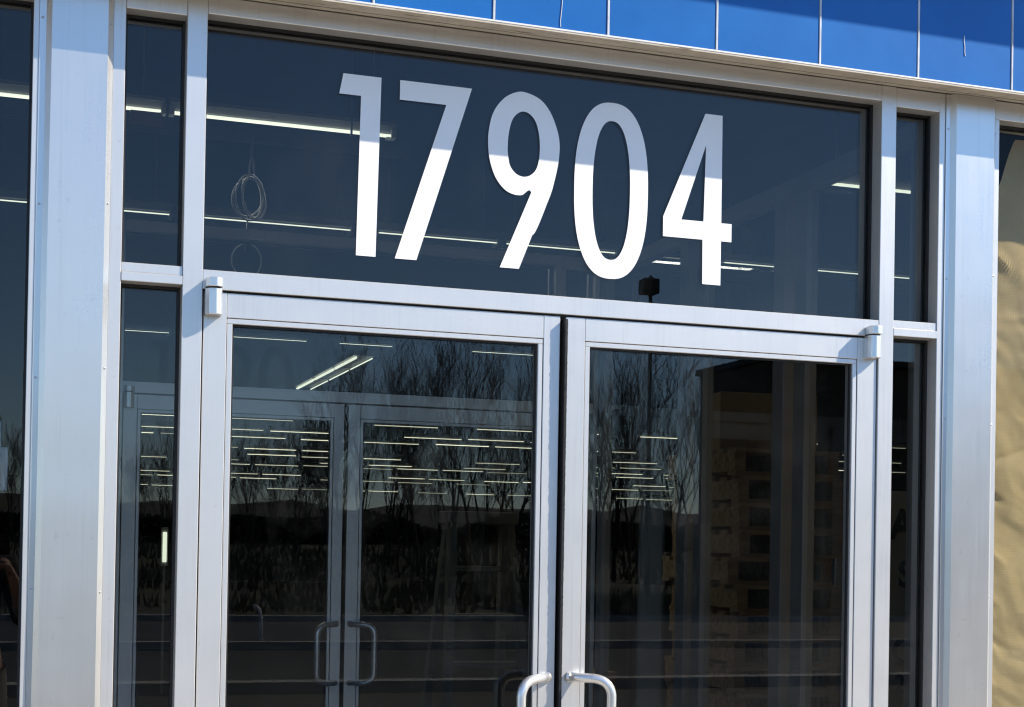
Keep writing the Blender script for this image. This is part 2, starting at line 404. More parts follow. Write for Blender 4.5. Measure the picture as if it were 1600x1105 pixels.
DL = door('entrance_door', -.9145, -.0150, 'left leaf of the silver framed glass street doors, brush shadow on its meeting stile', -1, 'street door leaves')
DR = door('entrance_door', .0010, .9160, 'right leaf of the silver framed glass street doors with brown building reflected', 1, 'street door leaves')

# inner vestibule screen: the same frame and doors once more, 2.58 m further in
IY = 2.58
sfi = copy_tree(sf); sfi.location = (0, IY, 0)
tag(sfi, 'dim inner vestibule frame standing behind the street doors', 'door frame')
for D_, lab in ((DL, 'dim inner vestibule door, hinged beside the left column, behind the glass'), (DR, 'dim inner vestibule door with a round lock cylinder below its pull handle')):
    c = copy_tree(D_); c.location.y += IY; tag(c, lab, 'door', 'inner vestibule door leaves')
def reglass(o):
    for ch in o.children:
        if ch.name.startswith('glass_pane'):
            ch.data = ch.data.copy(); ch.data.materials[0] = GLASSI
for o in col.objects:
    if o.parent is None and abs(o.location.y-IY) < .05: reglass(o)
BRZ = simple('dark_bronze_metal', (.24, .245, .25), .5, .4)
def side_screen(xa, label):
    e = empty('vestibule_screen', (xa, .2, 0), label, 'glass screen')
    x0, x1 = xa-.022, xa+.022
    for (a, b) in ((.125, .175), (.77, .845), (.915, .99), (1.53, 1.60), (1.67, 1.75), (2.52, 2.575)):
        P('mullion', [(x0, x1, a, b, 0, 2.74)], BRZ, e)
    P('head_bar', [(x0-.002, x1+.002, .122, 2.578, 2.7405, 2.80)], BRZ, e)
    P('sill_bar', [(x0+.002, x1-.002, .176, 2.519, 0.0, .12)], BRZ, e)
    for (a, b) in ((.175, .77), (.99, 1.53), (1.75, 2.52)):
        P('glass_pane', [(xa-.003, xa+.003, a+.001, b-.001, .121, 2.739)], GLASSI, e, 0)
    return e
side_screen(1.150, 'dim glass side screen of the vestibule running in behind the narrow right side window')
side_screen(-1.150, 'dim glass side screen of the vestibule running in behind the narrow left side window')

# ------------------------------------------------------------------ windows either side
def shop_window(x0, x1, label, inner):
    e = empty('shop_window', ((x0+x1)/2, 0, 0), label, 'window')
    jw = .0130 if inner > 0 else .0150
    P('frame', [(x0, x1, .001, FB, 2.783, HT-.0007), (x0, x1, .001, FB, 1.03, 1.085)], ALU, e)
    P('jamb', [(x0, x0+(jw if inner < 0 else .05), 0, FB, 0.0, 2.7828)], ALU, e)
    P('jamb', [(x1-(jw if inner > 0 else .05), x1, 0, FB, 0.0, 2.7828)], ALU, e)
    a = x0+(jw if inner < 0 else .05); b = x1-(jw if inner > 0 else .05)
    pane(e, a, b, 1.085, 2.783, GLASS if inner > 0 else GLASSI)
    P('stall_riser', [(a, b, .03, .10, 0.0, 1.0298)], ALUC, e)
    return e
shop_window(-3.70, -1.2968, 'dark shop window with pale sheets taped inside, left of the entrance', 1)
shop_window(1.2883, 3.70, 'shop window covered with brown paper, right of the entrance', -1)

# kraft paper behind the right window: crumpled and creased
def facet(u, v, seed):   # flat triangles with sharp creases
    u += v*.5; i, j = math.floor(u), math.floor(v); a, b = u-i, v-j
    hsh = lambda p, q: math.sin(p*127.1+q*311.7+seed*74.7)*43758.5453 % 1*2-1
    if a+b < 1: return hsh(i, j)*(1-a-b)+hsh(i+1, j)*a+hsh(i, j+1)*b
    return hsh(i+1, j+1)*(a+b-1)+hsh(i+1, j)*(1-b)+hsh(i, j+1)*(1-a)
def kraft_sheet():
    bm = bmesh.new(); nx, nz = 150, 330; X0_, X1_ = 1.304, 3.66; Z0_ = 1.09
    folds = [(1.34, 1.735, math.cos(-.5), math.sin(-.5), .11, .010, .0100), (1.36, 1.56, math.cos(-.7), math.sin(-.7), .08, .009, -.0060), (1.345, 2.20, math.cos(-.8), math.sin(-.8), .05, .007, .0045),
             (1.385, 2.41, math.cos(-.7), math.sin(-.7), .06, .010, -.0070), (1.335, 1.43, math.cos(-1.0), math.sin(-1.0), .10, .010, -.0060), (1.37, 1.30, math.cos(-.5), math.sin(-.5), .08, .012, .0060), (1.33, 1.86, math.cos(.2), math.sin(.2), .07, .006, -.0035)]
    for _ in range(26):
        cx, cz = 1.27+2.3*rnd.random()**2.6, rnd.uniform(1.05, 2.7); a = rnd.uniform(-1.1, .35)
        folds.append((cx, cz, math.cos(a), math.sin(a), rnd.uniform(.06, .30), rnd.uniform(.007, .020), rnd.uniform(.0015, .0050)*rnd.choice((-1, 1))))
    from mathutils import noise as mn
    g = []
    for j in range(nz+1):
        row = []
        for i in range(nx+1):
            x = X0_+(X1_-X0_)*(i/nx)**1.7
            top = 2.47+2.0*(x-1.304)+.006*math.sin(x*40)
            top = min(top, 2.775)
            z = Z0_+(top-Z0_)*j/nz
            d = .005*mn.noise(Vector((x*2.6, z*2.0, 3)))
            wp = Vector((x+.03*mn.noise(Vector((x*6, z*6, 1))), z+.03*mn.noise(Vector((x*6, z*6, 7))), 0))
            d += 1.9*.0042*facet(wp.x/.13, wp.y/.17, 1)+.0024*facet(wp.x/.045, wp.y/.055, 2)*1.3+.0006*facet(wp.x/.018, wp.y/.022, 3)
            d += .0006*mn.noise(Vector((x*9, z*14, 8)))+.00015*mn.noise(Vector((x*70, z*90, 6)))
            for cx, cz, ux, uz, ln, wd, am in folds:
                am *= 1.6
                t = (x-cx)*ux+(z-cz)*uz; s = -(x-cx)*uz+(z-cz)*ux
                if abs(t) < ln and abs(s) < wd*4:
                    k = (1-(t/ln)**2)
                    d += am*k*math.exp(-abs(s)/wd)
            edge = max(0, (z-2.30)/.3)
            row.append(bm.verts.new((x, .102+.026*math.tanh(d/.026)+.012*edge*edge, z)))
        g.append(row)
    for j in range(nz):
        for i in range(nx): bm.faces.new((g[j][i], g[j][i+1], g[j+1][i+1], g[j+1][i]))
    bmesh.ops.solidify(bm, geom=bm.faces[:], thickness=.0006)
    o = obj('kraft_paper', bm, KRAFT, None, 0, True)
    return tag(o, 'crumpled sunlit brown kraft paper hung behind the right shop window', 'paper')
kraft_sheet()
def taped_sheet(x0, x1, z0, z1, y, label):
    bm = bmesh.new(); n = 10; g = []
    for j in range(n+1):
        g.append([bm.verts.new((x0+(x1-x0)*i/n, y+.002*math.sin(i*1.3+j*.8), z0+(z1-z0)*j/n)) for i in range(n+1)])
    for j in range(n):
        for i in range(n): bm.faces.new((g[j][i], g[j][i+1], g[j+1][i+1], g[j+1][i]))
    bmesh.ops.solidify(bm, geom=bm.faces[:], thickness=.0005)
    return tag(obj('paper_sheet', bm, PAPERB, None, 0, True), label, 'paper')
taped_sheet(-1.60, -1.362, 1.655, 1.815, .083, 'taller pale blue paper sheet taped inside the dark left window')
taped_sheet(-1.372, -1.346, 1.655, 1.755, .088, 'narrow pale blue paper strip taped beside a taller sheet in the left window')

# ------------------------------------------------------------------ street number on the transom glass
def spline(pts, n=8):
    out = []; N = len(pts)
    for i in range(N):
        p0, p1, p2, p3 = (Vector(pts[(i+k-1) % N]) for k in range(4))
        for s in range(n):
            t = s/n
            out.append(tuple(.5*((2*p1)+(p2-p0)*t+(2*p0-5*p1+4*p2-p3)*t*t+(3*p1-p0-3*p2+p3)*t**3)))
    return out
def sup(cx, cz, a, b, e=2.35, n=72):
    return [(cx+a*math.copysign(abs(math.cos(t))**(2/e), math.cos(t)), cz+b*math.copysign(abs(math.sin(t))**(2/e), math.sin(t))) for t in [2*math.pi*i/n for i in range(n)]]
def digit(loops, label):
    cu = bpy.data.curves.new('d', 'CURVE'); cu.dimensions = '2D'; cu.fill_mode = 'BOTH'; cu.extrude = .0004
    for L in loops:
        s = cu.splines.new('POLY'); s.points.add(len(L)-1); s.use_cyclic_u = True
        for i, (x, z) in enumerate(L): s.points[i].co = (x, z, 0, 1)
    t = bpy.data.objects.new('d', cu); col.objects.link(t)
    me = bpy.data.meshes.new_from_object(t.evaluated_get(bpy.context.evaluated_depsgraph_get()))
    bpy.data.objects.remove(t); me.name = 'number_decal'
    me.transform(Matrix.Rotation(math.pi/2, 4, 'X')); me.materials.clear(); me.materials.append(VINYL)
    o = bpy.data.objects.new('number_decal', me); col.objects.link(o); o.location = (0, GY0-.0005, 0)
    return tag(o, label, 'number', 'white street number digits')
digit([[(-.5795, 2.708), (-.483, 2.708), (-.490, 2.260), (-.540, 2.260), (-.534, 2.657), (-.589, 2.657)]], 'big white numeral one on the glass above the doors')
digit([[(-.435, 2.708), (-.247, 2.708), (-.385, 2.260), (-.441, 2.260), (-.314, 2.659), (-.435, 2.659)]], 'big white numeral seven on the glass above the doors')
tail = [(-.165, 2.259), (-.113, 2.259), (-.078, 2.349)]
o9 = [(-.035, 2.444), (-.020, 2.493), (-.009, 2.549), (-.008, 2.599), (-.020, 2.642), (-.039, 2.678), (-.066, 2.703), (-.104, 2.715), (-.132, 2.711), (-.162, 2.692), (-.187, 2.658), (-.199, 2.616), (-.2015, 2.574), (-.196, 2.530), (-.181, 2.490), (-.158, 2.462), (-.134, 2.450), (-.109, 2.449), (-.083, 2.458)]
sp = spline([(-.078, 2.349)]+o9, 8)
o9s = tail[:2]+sp[:8*19+1]
digit([o9s, spline([(-.149, 2.569), (-.146, 2.609), (-.135, 2.645), (-.113, 2.664), (-.090, 2.660), (-.072, 2.638), (-.0625, 2.598), (-.062, 2.556), (-.069, 2.523), (-.084, 2.504), (-.104, 2.497), (-.125, 2.503), (-.141, 2.521), (-.147, 2.545)])], 'big white numeral nine on the glass above the doors')
digit([sup(.1395, 2.4835, .1045, .2315, 2.45), sup(.1395, 2.4845, .0530, .1825, 2.35)], 'big white numeral zero on the glass above the doors')
digit([[(.408, 2.716), (.459, 2.716), (.460, 2.426), (.491, 2.426), (.491, 2.377), (.460, 2.377), (.460, 2.258), (.406, 2.258), (.405, 2.377), (.289, 2.377), (.289, 2.430)],
       [(.4115, 2.632), (.407, 2.426), (.342, 2.426)]], 'big white numeral four on the glass above the doors')

# ------------------------------------------------------------------ inside the store: lights
H = 3.70
def lamp_glow(e, ln, power):   # the light the lit tubes of a fixture give
    L = bpy.data.lights.new('tube_light', 'AREA'); L.shape = 'RECTANGLE'; L.size = ln; L.size_y = .08; L.energy = power; L.color = (1.0, .97, .85)
    o = bpy.data.objects.new('tube_light', L); col.objects.link(o); o.parent = e; o.location = (0, 0, -.03)
def near_light(x0, x1, y, label, thin=False):
    e = empty('ceiling_light', ((x0+x1)/2, y, H), label, 'ceiling light', 'fluorescent lights above the vestibule')
    lamp_glow(e, x1-x0, 3.2 if not thin else 2.4)
    P('housing', [(x0, x1, y-.035, y+.035, H+.018, H+.075)], HOUS, e, .002)
    for yy in (y-.105, y+.100): P('reflector', [(x0, x1, yy, yy+.005, H+.035, H+.050)], HOUS, e, 0)
    for s, zz, rr in (((-.050, 0, .0064), (.010, .012, .0032), (.055, .020, .0028)) if not thin else ((-.03, 0, thin),)):  # the two thinner tubes glow in place of reflections in the housing
        bm = bmesh.new(); tube(bm, [(x0+.02-(x0+x1)/2, s, zz), (x1-.02-(x0+x1)/2, s, zz)], rr, 8); obj('tube', bm, TUBE, e, 0, True)
    P('end_socket', [(x0-.004, x0+.02, y-.075, y+.075, H-.018, H+.030)], HOUS, e, 0)
    P('end_socket', [(x1-.02, x1+.004, y-.075, y+.075, H-.018, H+.030)], HOUS, e, 0)
    for xx in (x0+.1, x1-.106): P('hanger', [(xx, xx+.006, y-.003, y+.003, H+.07, 4.3)], HOUS, e, 0)
for x0, x1, lab in ((-1.85, -.64, 'tube ceiling light with thin lit reflection lines, seen through the narrow left side window'), (-.615, .54, 'tube ceiling light with thin lit reflection lines over the hanging cable, left of the white numeral one'), (3.11, 4.30, 'tube ceiling light with thin lit reflection lines, seen near the right edge of the transom glass')):
    near_light(x0, x1, 4.10, lab)
for x0, x1 in ((-1.60, -.36), (-.33, .85), (1.0, 1.90), (1.92, 2.80), (3.62, 4.12), (4.40, 5.40)):
    near_light(x0, x1, 6.46, 'thin lit tube light in the second row, crossing low behind the street number', .0042)
for x0, x1 in ((-.9, .2), (.8, 1.62), (1.93, 2.55), (3.4, 4.5)):
    near_light(x0, x1, 12.07, 'thin dim tube light in the third row, seen in the top of the left door', .0030)
for i in range(3):
    y = 13.1+1.26*i
    e = empty('ceiling_light', (2.38, y+.6, H), 'bright tube light running back into the store above the inner doors', 'ceiling light', 'lights running back into the store')
    for dx in (0, .19):
        bm = bmesh.new(); tube(bm, [(dx, -.57, 0), (dx, .57, 0)], .0155 if dx == 0 else .0075, 6); obj('tube', bm, TUBE, e, 0, True)
    bm = boxes((-.03, .22, -.6, .6, .026, .09)); obj('housing', bm, HOUS, e)
    for yy in (-.5, .494): obj('hanger', boxes((.09, .096, yy, yy+.006, .09, .6)), HOUS, e)
# rows deep in the store: one light mesh shared by all of them
bm = boxes((-.6, .6, -.05, .05, .022, .08)); nf = len(bm.faces)
tube(bm, [(-.58, 0, 0), (.58, 0, 0)], .0082, 6)
for f in list(bm.faces)[nf:]: f.material_index = 1
box(bm, -.45, -.44, -.004, .004, .08, .6); box(bm, .44, .45, -.004, .004, .08, .6)
far0 = obj('ceiling_light', bm, [HOUS, TUBEF])
tag(far0, 'small lit tube light in the long rows deep inside the dark store', 'ceiling light', 'light rows deep in the store')
first = True
for y in (9.5, 14.6, 17.1, 19.6, 22.1, 24.6, 26.4, 29.8, 32.1, 34.6, 36.3, 41.5, 44.4, 52.6):
    xl = -1.5+.08*(y+3.5); xr = -1.34+(y+3.57)*.63
    x = xl-rnd.uniform(0, 1.2)
    while x < xr:
        if rnd.random() < (.74 if y > 20 else .0):
            o = far0 if first else far0.copy()
            if not first: col.objects.link(o)
            first = False
            o.location = (x+.6, y, H+rnd.uniform(-.012, .012)); o.rotation_euler.z = rnd.uniform(-.004, .004)
        x += 1.30 + (rnd.uniform(.1, .8) if rnd.random() < .25 else 0)

# cable tray under the first row, the box on it and the hanging coil
ct = empty('cable_tray', (-.4, 4.0, 3.6), 'dented grey metal tray hung under the first row of ceiling lights', 'cable tray')
P('tray', [(-1.9, .62, 3.985, 3.995, 3.585, 3.655), (-1.9, .62, 3.995, 4.06, 3.585, 3.592)], GREYP, ct, .002)
for xx in (-1.2, .3): P('hanger', [(xx, xx+.01, 4.02, 4.03, 3.59, 4.3)], GREYP, ct, 0)
bx_ = obj('cardboard_carton', boxes((-.815, -.66, 3.965, 3.984, 3.60, 3.668)), CARD)
bmx = bmesh.new(); bmx.from_mesh(bx_.data); bmesh.ops.bevel(bmx, geom=bmx.edges[:], offset=.004, segments=2, affect='EDGES'); bmx.to_mesh(bx_.data)
tag(bx_, 'yellowish flat carton fixed to the tray, seen through the upper left side window', 'carton')
cc = empty('cable_coil', (-.22, 3.98, 3.6), 'pale coil of cable hanging from the tray left of the white numeral one', 'cable')
def hung(name, pts, r): bm = bmesh.new(); tube(bm, pts, r, 6); return obj(name, bm, CABLE, cc, 0, True)
hung('cord', [(0, 0, 0), (.004, 0, -.10), (-.006, 0, -.20)], .006); hung('cord', [(.012, 0, 0), (.012, 0, -.1), (.02, 0, -.19)], .005)
for k, (cx, rx, rz, ph, lean) in enumerate(((0, .075, .115, 0, .1), (.02, .062, .105, .3, -.25), (-.01, .08, .10, .6, .35), (.012, .05, .11, .9, .0))):
    pts = [(cx+rx*math.sin(a)+lean*.05*math.cos(a), .03*math.sin(a+ph), -.31+rz*math.cos(a)) for a in [2*math.pi*i/28 for i in range(29)]]
    hung('loop', pts, .0055)
hung('cord', [(-.01, .0, -.42), (-.015, 0, -.50), (-.018, .01, -.58)], .004)
hung('loop', [(-.01+.075*math.sin(a), .0, -.63+.085*math.cos(a)) for a in [-2.4+4.8*i/20 for i in range(21)]], .004)

# ------------------------------------------------------------------ inside the store: pallets, ladder, board
def pallet(x, y, z, rz, label):
    e = empty('wooden_pallet', (x, y, z), label, 'pallet', 'stacked pallets'); e.rotation_euler.z = rz
    for i in range(6):
        yy = -.40+.142*i; obj('deck_board', boxes((-.30, .30, yy, yy+.09, .116, .138)), WOOD, e)
    for xx in (-.30, -.03, .24): obj('stringer', boxes((xx, xx+.06, -.39, .39, .020, .1155)), WOOD, e)
    for yy in (-.40, -.045, .31): obj('base_board', boxes((-.30, .30, yy, yy+.09, 0, .0195)), WOOD, e)
for i in range(15):
    pallet(2.44+rnd.uniform(-.025, .025), 3.62+rnd.uniform(-.03, .03), .1384*i-.002, rnd.uniform(-.04, .04), 'brown wooden pallet in the tall stack seen through the right street door')
for i, (x, y, z, w_, h_, lab) in enumerate(((2.42, 3.58, 2.074, .27, .30, 'brown carton on top of the tall pallet stack'), (1.62, 4.6, -.002, .30, .55, 'tall brown carton on the store floor beside the pallet stack'), (1.75, 4.55, .548, .20, .30, 'small brown carton standing on a taller carton by the pallets'))):
    c_ = empty('cardboard_carton', (x, y, z), lab, 'carton'); c_.rotation_euler.z = .15*i-.1
    obj('box_body', boxes((-w_, w_, -.22, .22, 0, h_)), CARD, c_, .004)
    obj('tape', boxes((-w_-.001, w_+.001, -.025, .025, h_-.05, h_+.001)), WOOD, c_)
ld = empty('step_ladder', (.95, 3.75, 0), 'grey folding stepladder standing open inside, seen through the left street door', 'ladder')
for s in (-1, 1):
    for back in (0, 1):
        bm = bmesh.new(); b0 = Vector((s*(.26-.02*back), -.32 if not back else .40, 0)); t0 = Vector((s*.15, 0-.02+.06*back, 1.68))
        d = (t0-b0); a = Vector((.02, 0, 0)); c = Vector((0, .035, 0))
        vs = [bm.verts.new(p) for p in (b0-a-c, b0+a-c, b0+a+c, b0-a+c, t0-a-c, t0+a-c, t0+a+c, t0-a+c)]
        for f in ((0, 1, 2, 3), (4, 5, 6, 7), (0, 1, 5, 4), (1, 2, 6, 5), (2, 3, 7, 6), (3, 0, 4, 7)): bm.faces.new([vs[i] for i in f])
        obj('rail', bm, GREYP, ld, .002)
for k in range(1, 7):
    t = k/7; w_ = .26-.11*t; y = -.32+.30*t; z = 1.68*t
    obj('tread', boxes((-w_, w_, y-.03, y+.05, z-.015, z+.012)), GREYP, ld, .002)
obj('top_cap', boxes((-.19, .19, -.07, .10, 1.668, 1.73)), GREYP, ld, .004)
# notice board with big letters, partly seen in the narrow right side window
nb = empty('notice_board', (4.0, 4.6, 0), 'dark board with big letters, partly seen in the narrow right side window', 'notice board')
BRD = simple('board_grey', (.26, .25, .235), .8); LET = simple('board_letter', (.02, .02, .02), .8)
obj('board', boxes((-.45, .65, 0, .02, .06, 1.95)), BRD, nb, .002)
for s in (-.35, .5): obj('foot', boxes((s, s+.05, -.14, .16, 0.0, .0595)), GREYP, nb, .002)
def letter(ch, x, z, size):
    cu = bpy.data.curves.new('t', 'FONT'); cu.body = ch; cu.size = size; cu.extrude = .001; cu.align_x = 'CENTER'; cu.offset = size*.03
    t = bpy.data.objects.new('t', cu); col.objects.link(t)
    me = bpy.data.meshes.new_from_object(t.evaluated_get(bpy.context.evaluated_depsgraph_get())); bpy.data.objects.remove(t)
    me.transform(Matrix.Rotation(math.pi/2, 4, 'X')); me.materials.clear(); me.materials.append(LET); me.name = 'letter'
    o = bpy.data.objects.new('letter', me); col.objects.link(o); o.parent = nb; o.location = (x, -.002, z)
BX = .02
letter('A', BX, 1.655, .26); letter('S', BX+.03, 1.35, .23); letter('O', BX+.03, .86, .23); letter('2', BX, .69, .15)

# ------------------------------------------------------------------ the place behind the photographer, seen mirrored in the glass
struct('kerb', boxes((-60, 90, -12.3, -12.0, GZ-.2, GZ+.12)), KERB)
struct('kerb', boxes((-60, 120, -18.8, -18.55, GZ-.2, GZ+.12)), KERB)
struct('kerb', boxes((-60, 160, -27.3, -27.0, GZ-.2, GZ+.12)), KERB)
from mathutils import noise as mn
bm = bmesh.new(); g = []
for j in range(31):
    y = -27.3-j*4.0; row = []
    for i in range(81):
        x = -140+i*5.0
        t = min(1, j/9); hgt = GZ+.10+1.5*t*t*(3-2*t)+.5*mn.noise(Vector((x*.04, y*.05, 0)))*t+.10*mn.noise(Vector((x*.5, y*.5, 4)))
        row.append(bm.verts.new((x, y, hgt)))
    g.append(row)
for j in range(30):
    for i in range(80): bm.faces.new((g[j][i], g[j][i+1], g[j+1][i+1], g[j+1][i]))
tag(obj('grass_bank', bm, GRASS, None, 0, True), kind='structure')
def bank_z(y):
    j = (-27.3-y)/4; t = max(0, min(1, j/9)); return GZ+.10+1.5*t*t*(3-2*t)

def bare_tree(x, y, hgt, seed, label, stems=1, spread=.5):
    rr = random.Random(seed); z0 = bank_z(y)-.35
    e = empty('bare_tree', (x, y, z0), label, 'tree', 'bare trees along the bank')
    trunk = bmesh.new(); crown = bmesh.new(); cnt = [0]
    def branch(p, d, length, rad, depth):
        n = 4 if depth < 3 else 3
        pts = [p]; q = p.copy(); dd = d.copy(); rads = [rad]
        for i in range(n):
            dd = (dd+Vector((rr.uniform(-1, 1), rr.uniform(-1, 1), rr.uniform(-.3, 1.0)))*.10).normalized()
            q = q+dd*length/n; pts.append(q.copy()); rads.append(max(.0075, rad*(1-.5*(i+1)/n)))
        tube(trunk if depth < 2 else crown, pts, rads, 6 if depth < 2 else 3, depth < 2)
        cnt[0] += 1
        if depth >= 4 or cnt[0] > 1100: return
        kids = (6, 5, 4, 3, 2)[depth] if stems == 1 else (4, 4, 3, 3, 2)[depth]
        for k in range(kids):
            t = rr.uniform(.22, 1.0) if k else 1.0
            ii = min(n-1, int(t*n)); f = t*n-ii
            bp = pts[ii].lerp(pts[ii+1], f)
            ax = Vector((rr.uniform(-1, 1), rr.uniform(-1, 1), rr.uniform(-.2, .6)))
            nd = (dd*1.0+ax*(spread+.06*depth)+Vector((0, 0, .27))).normalized()
            branch(bp, nd, length*rr.uniform(.50, .76), max(.0080, rads[min(ii+1, n)]*.60), depth+1)
    for s in range(stems):
        d = Vector((rr.uniform(-.25, .25), rr.uniform(-.2, .2), 1)).normalized() if stems > 1 else Vector((rr.uniform(-.06, .06), 0, 1)).normalized()
        branch(Vector((rr.uniform(-.2, .2) if stems > 1 else 0, 0, 0)), d, hgt*.42, hgt*.0085 if stems == 1 else hgt*.0065, 0)
    obj('trunk', trunk, BARK, e); obj('crown', crown, TWIG, e)
    return e
def vX(px, d):   # x of a thing standing d metres in front of the glass that mirrors at column px of the picture
    a = (px-800)/2334.06; t = (d+.13+3.57)/(math.cos(YAW)-a*math.sin(YAW)); return CAM.x+t*(math.sin(YAW)+a*math.cos(YAW))
for (px, d, hg, st, lab) in (
    (455, 47, 6.4, 3, 'slim bare tree mirrored left of the inner doors'),
    (535, 45, 8.2, 1, 'bare tree with upright twigs mirrored over the inner door stiles'),
    (600, 50, 9.0, 3, 'many-stemmed bare tree mirrored right of the inner stiles'),
    (655, 44, 9.0, 1, 'tall dense bare tree mirrored in the middle of the left door'),
    (708, 52, 9.6, 2, 'twin-stemmed bare tree mirrored behind the tall dense tree'),
    (765, 46, 8.6, 3, 'bushy bare tree mirrored towards the meeting stile of the left door'),
    (822, 49, 8.8, 1, 'bare tree mirrored at the meeting stile of the left door'),
    (930, 45, 9.0, 2, 'bare tree mirrored beside the meeting stile of the right door'),
    (985, 48, 8.8, 3, 'many-stemmed bare tree mirrored behind the lamp post'),
    (1045, 46, 8.6, 1, 'bare tree mirrored between the lamp post and the brown building'),
    (1085, 54, 8.8, 2, 'bare tree mirrored at the corner of the brown building'),
    (495, 53, 7.6, 2, 'bare twin-stemmed tree mirrored beside the lights that run back'),
    (568, 55, 8.8, 1, 'straight bare tree mirrored just right of the inner meeting stiles'),
    (735, 57, 9.8, 1, 'straight bare tree mirrored between two many-stemmed trees'),
    (797, 56, 9.4, 2, 'twin-stemmed bare tree mirrored behind the bushy tree'),
    (960, 42, 9.4, 1, 'stout bare tree mirrored left of the lamp post')):
    bare_tree(vX(px, d), -d, hg*1.0, px, lab, st, .66)
for (px, d, hg) in ((215, 60, 5.0), (262, 58, 5.4), (330, 60, 5.2), (385, 57, 5.6), (20, 60, 5), (430, 61, 5.2), (515, 62, 5.6), (630, 62, 5.8), (690, 61, 5.4), (780, 62, 5.8), (850, 61, 5.6), (945, 62, 5.8), (1030, 62, 5.5)):
    bare_tree(vX(px, d), -d, hg, px, 'low scrubby bare tree on the far bank in front of the dark hills', 3, .6)
# big trunk close to the lot
# dark hedge line behind the trees
def hedge(x0, x1, y, h, label, seed):
    rr = random.Random(seed); bm = bmesh.new(); z0 = bank_z(y)-.3
    for i in range(42000):
        x = rr.uniform(x0, x1); hh = h*(.75+.5*mn.noise(Vector((x*.25, 0, seed)))); z = z0+hh*rr.random()**.8; yy = y+rr.uniform(-1.2, 1.2)
        s = rr.uniform(.10, .28); a = Vector((rr.uniform(-1, 1), rr.uniform(-1, 1), rr.uniform(-1, 1))).normalized(); b_ = a.orthogonal().normalized()
        c = Vector((x, yy, z)); bm.faces.new([bm.verts.new(c+a*s), bm.verts.new(c-a*s*.4+b_*s*.5), bm.verts.new(c-a*s*.4-b_*s*.5)])
    return tag(obj('hedge', bm, simple('hedge_leaf', (.035, .035, .02), .9, var=.4, nscale=2)), label, 'hedge', None, 'stuff')
hedge(-40, 80, -64, 2.1, 'dark scrub along the top of the bank behind the bare trees', 3)
HILL = simple('far_woods', (.030, .027, .018), .95, var=.4, nscale=.3)
bm = bmesh.new(); g = []
for j in range(12):
    row = []
    for i in range(161):
        x = -400+i*5; hh = (0, 2.6, 3.6, 4.2, 4.8, 5.2, 5.5, 5.6, 5.6, 5.6, 5.6, 5.6)[j]
        row.append(bm.verts.new((x, -72-j*6, -1.0+hh*(1+.22*mn.noise(Vector((x*.03, j*.3, 2)))+.34*mn.noise(Vector((x*.33, j, 5)))))))
    g.append(row)
for j in range(11):
    for i in range(160): bm.faces.new((g[j][i], g[j][i+1], g[j+1][i+1], g[j+1][i]))
tag(obj('hills', bm, HILL, None, 0, True), kind='structure')
rr = random.Random(5); bm = bmesh.new()
for i in range(26000):
    y = -27.6-30*rr.random()**1.3; x = rr.uniform(-25, 60); dens = mn.noise(Vector((x*.22, y*.3, 9)))
    if dens < -.05: continue
    z = bank_z(y)+.05+rr.random()*(.15+.7*max(0, dens)); a = Vector((rr.uniform(-.4, .4), rr.uniform(-.4, .4), 1)).normalized(); b_ = a.orthogonal().normalized(); q_ = rr.uniform(.10, .34); c = Vector((x, y, z))
    bm.faces.new([bm.verts.new(c+a*q_), bm.verts.new(c-a*q_*.6+b_*.05), bm.verts.new(c-a*q_*.6-b_*.05)])
tag(obj('dry_brush', bm, simple('dry_brush', (.11, .09, .05), .95, var=.6, nscale=1.2)), 'low dry brush scattered over the grass bank', 'brush', None, 'stuff')
# parking lot lamp post
lp = empty('lamp_post', (vX(1010, 36), -36, bank_z(-36)-.3), 'dark parking lot lamp post with a box head, mirrored in the transom', 'lamp post')
bm = bmesh.new(); tube(bm, [(0, 0, 0), (0, 0, 9.55)], [.085, .05], 10); obj('pole', bm, BLACK, lp)
obj('lamp_head', boxes((-.26, .22, -.3, .16, 9.02, 9.45)), BLACK, lp, .02)
obj('bracket', boxes((-.06, .06, -.06, .06, 8.95, 9.5)), BLACK, lp)
# bent pipe rail end, then an added glowing strip for a bright slit inside the store
bp_ = empty('pipe_hoop', (vX(409, 19.4), -19.4, GZ), 'pale bent pipe standing at the kerb, mirrored low in the left door', 'pipe')
bm = bmesh.new(); tube(bm, [(0, 0, -.02), (0, 0, .42)]+bez((0, 0, .42), (0, 0, .62), (-.12, 0, .62), 6), .028, 8); obj('pipe', bm, WHT, bp_, 0, True)
obj('base_plate', boxes((-.07, .07, -.07, .07, -.01, .012)), KERB, bp_)
mk = empty('bright_slit', (vX(258, 12.0), 12.13, 1.33), 'short upright glowing strip added for a bright slit deep in the store, seen in the left side window', 'glowing strip')  # made-up lit strip standing in for a slit of daylight
obj('glow_strip', boxes((-.020, .020, 0, .02, 0.02, .33)), TUBE, mk, .004); obj('backplate', boxes((-.034, .034, .0205, .035, -.02, .38)), HOUS, mk)
obj('post', boxes((-.012, .012, .0355, .06, -1.332, .38)), HOUS, mk)
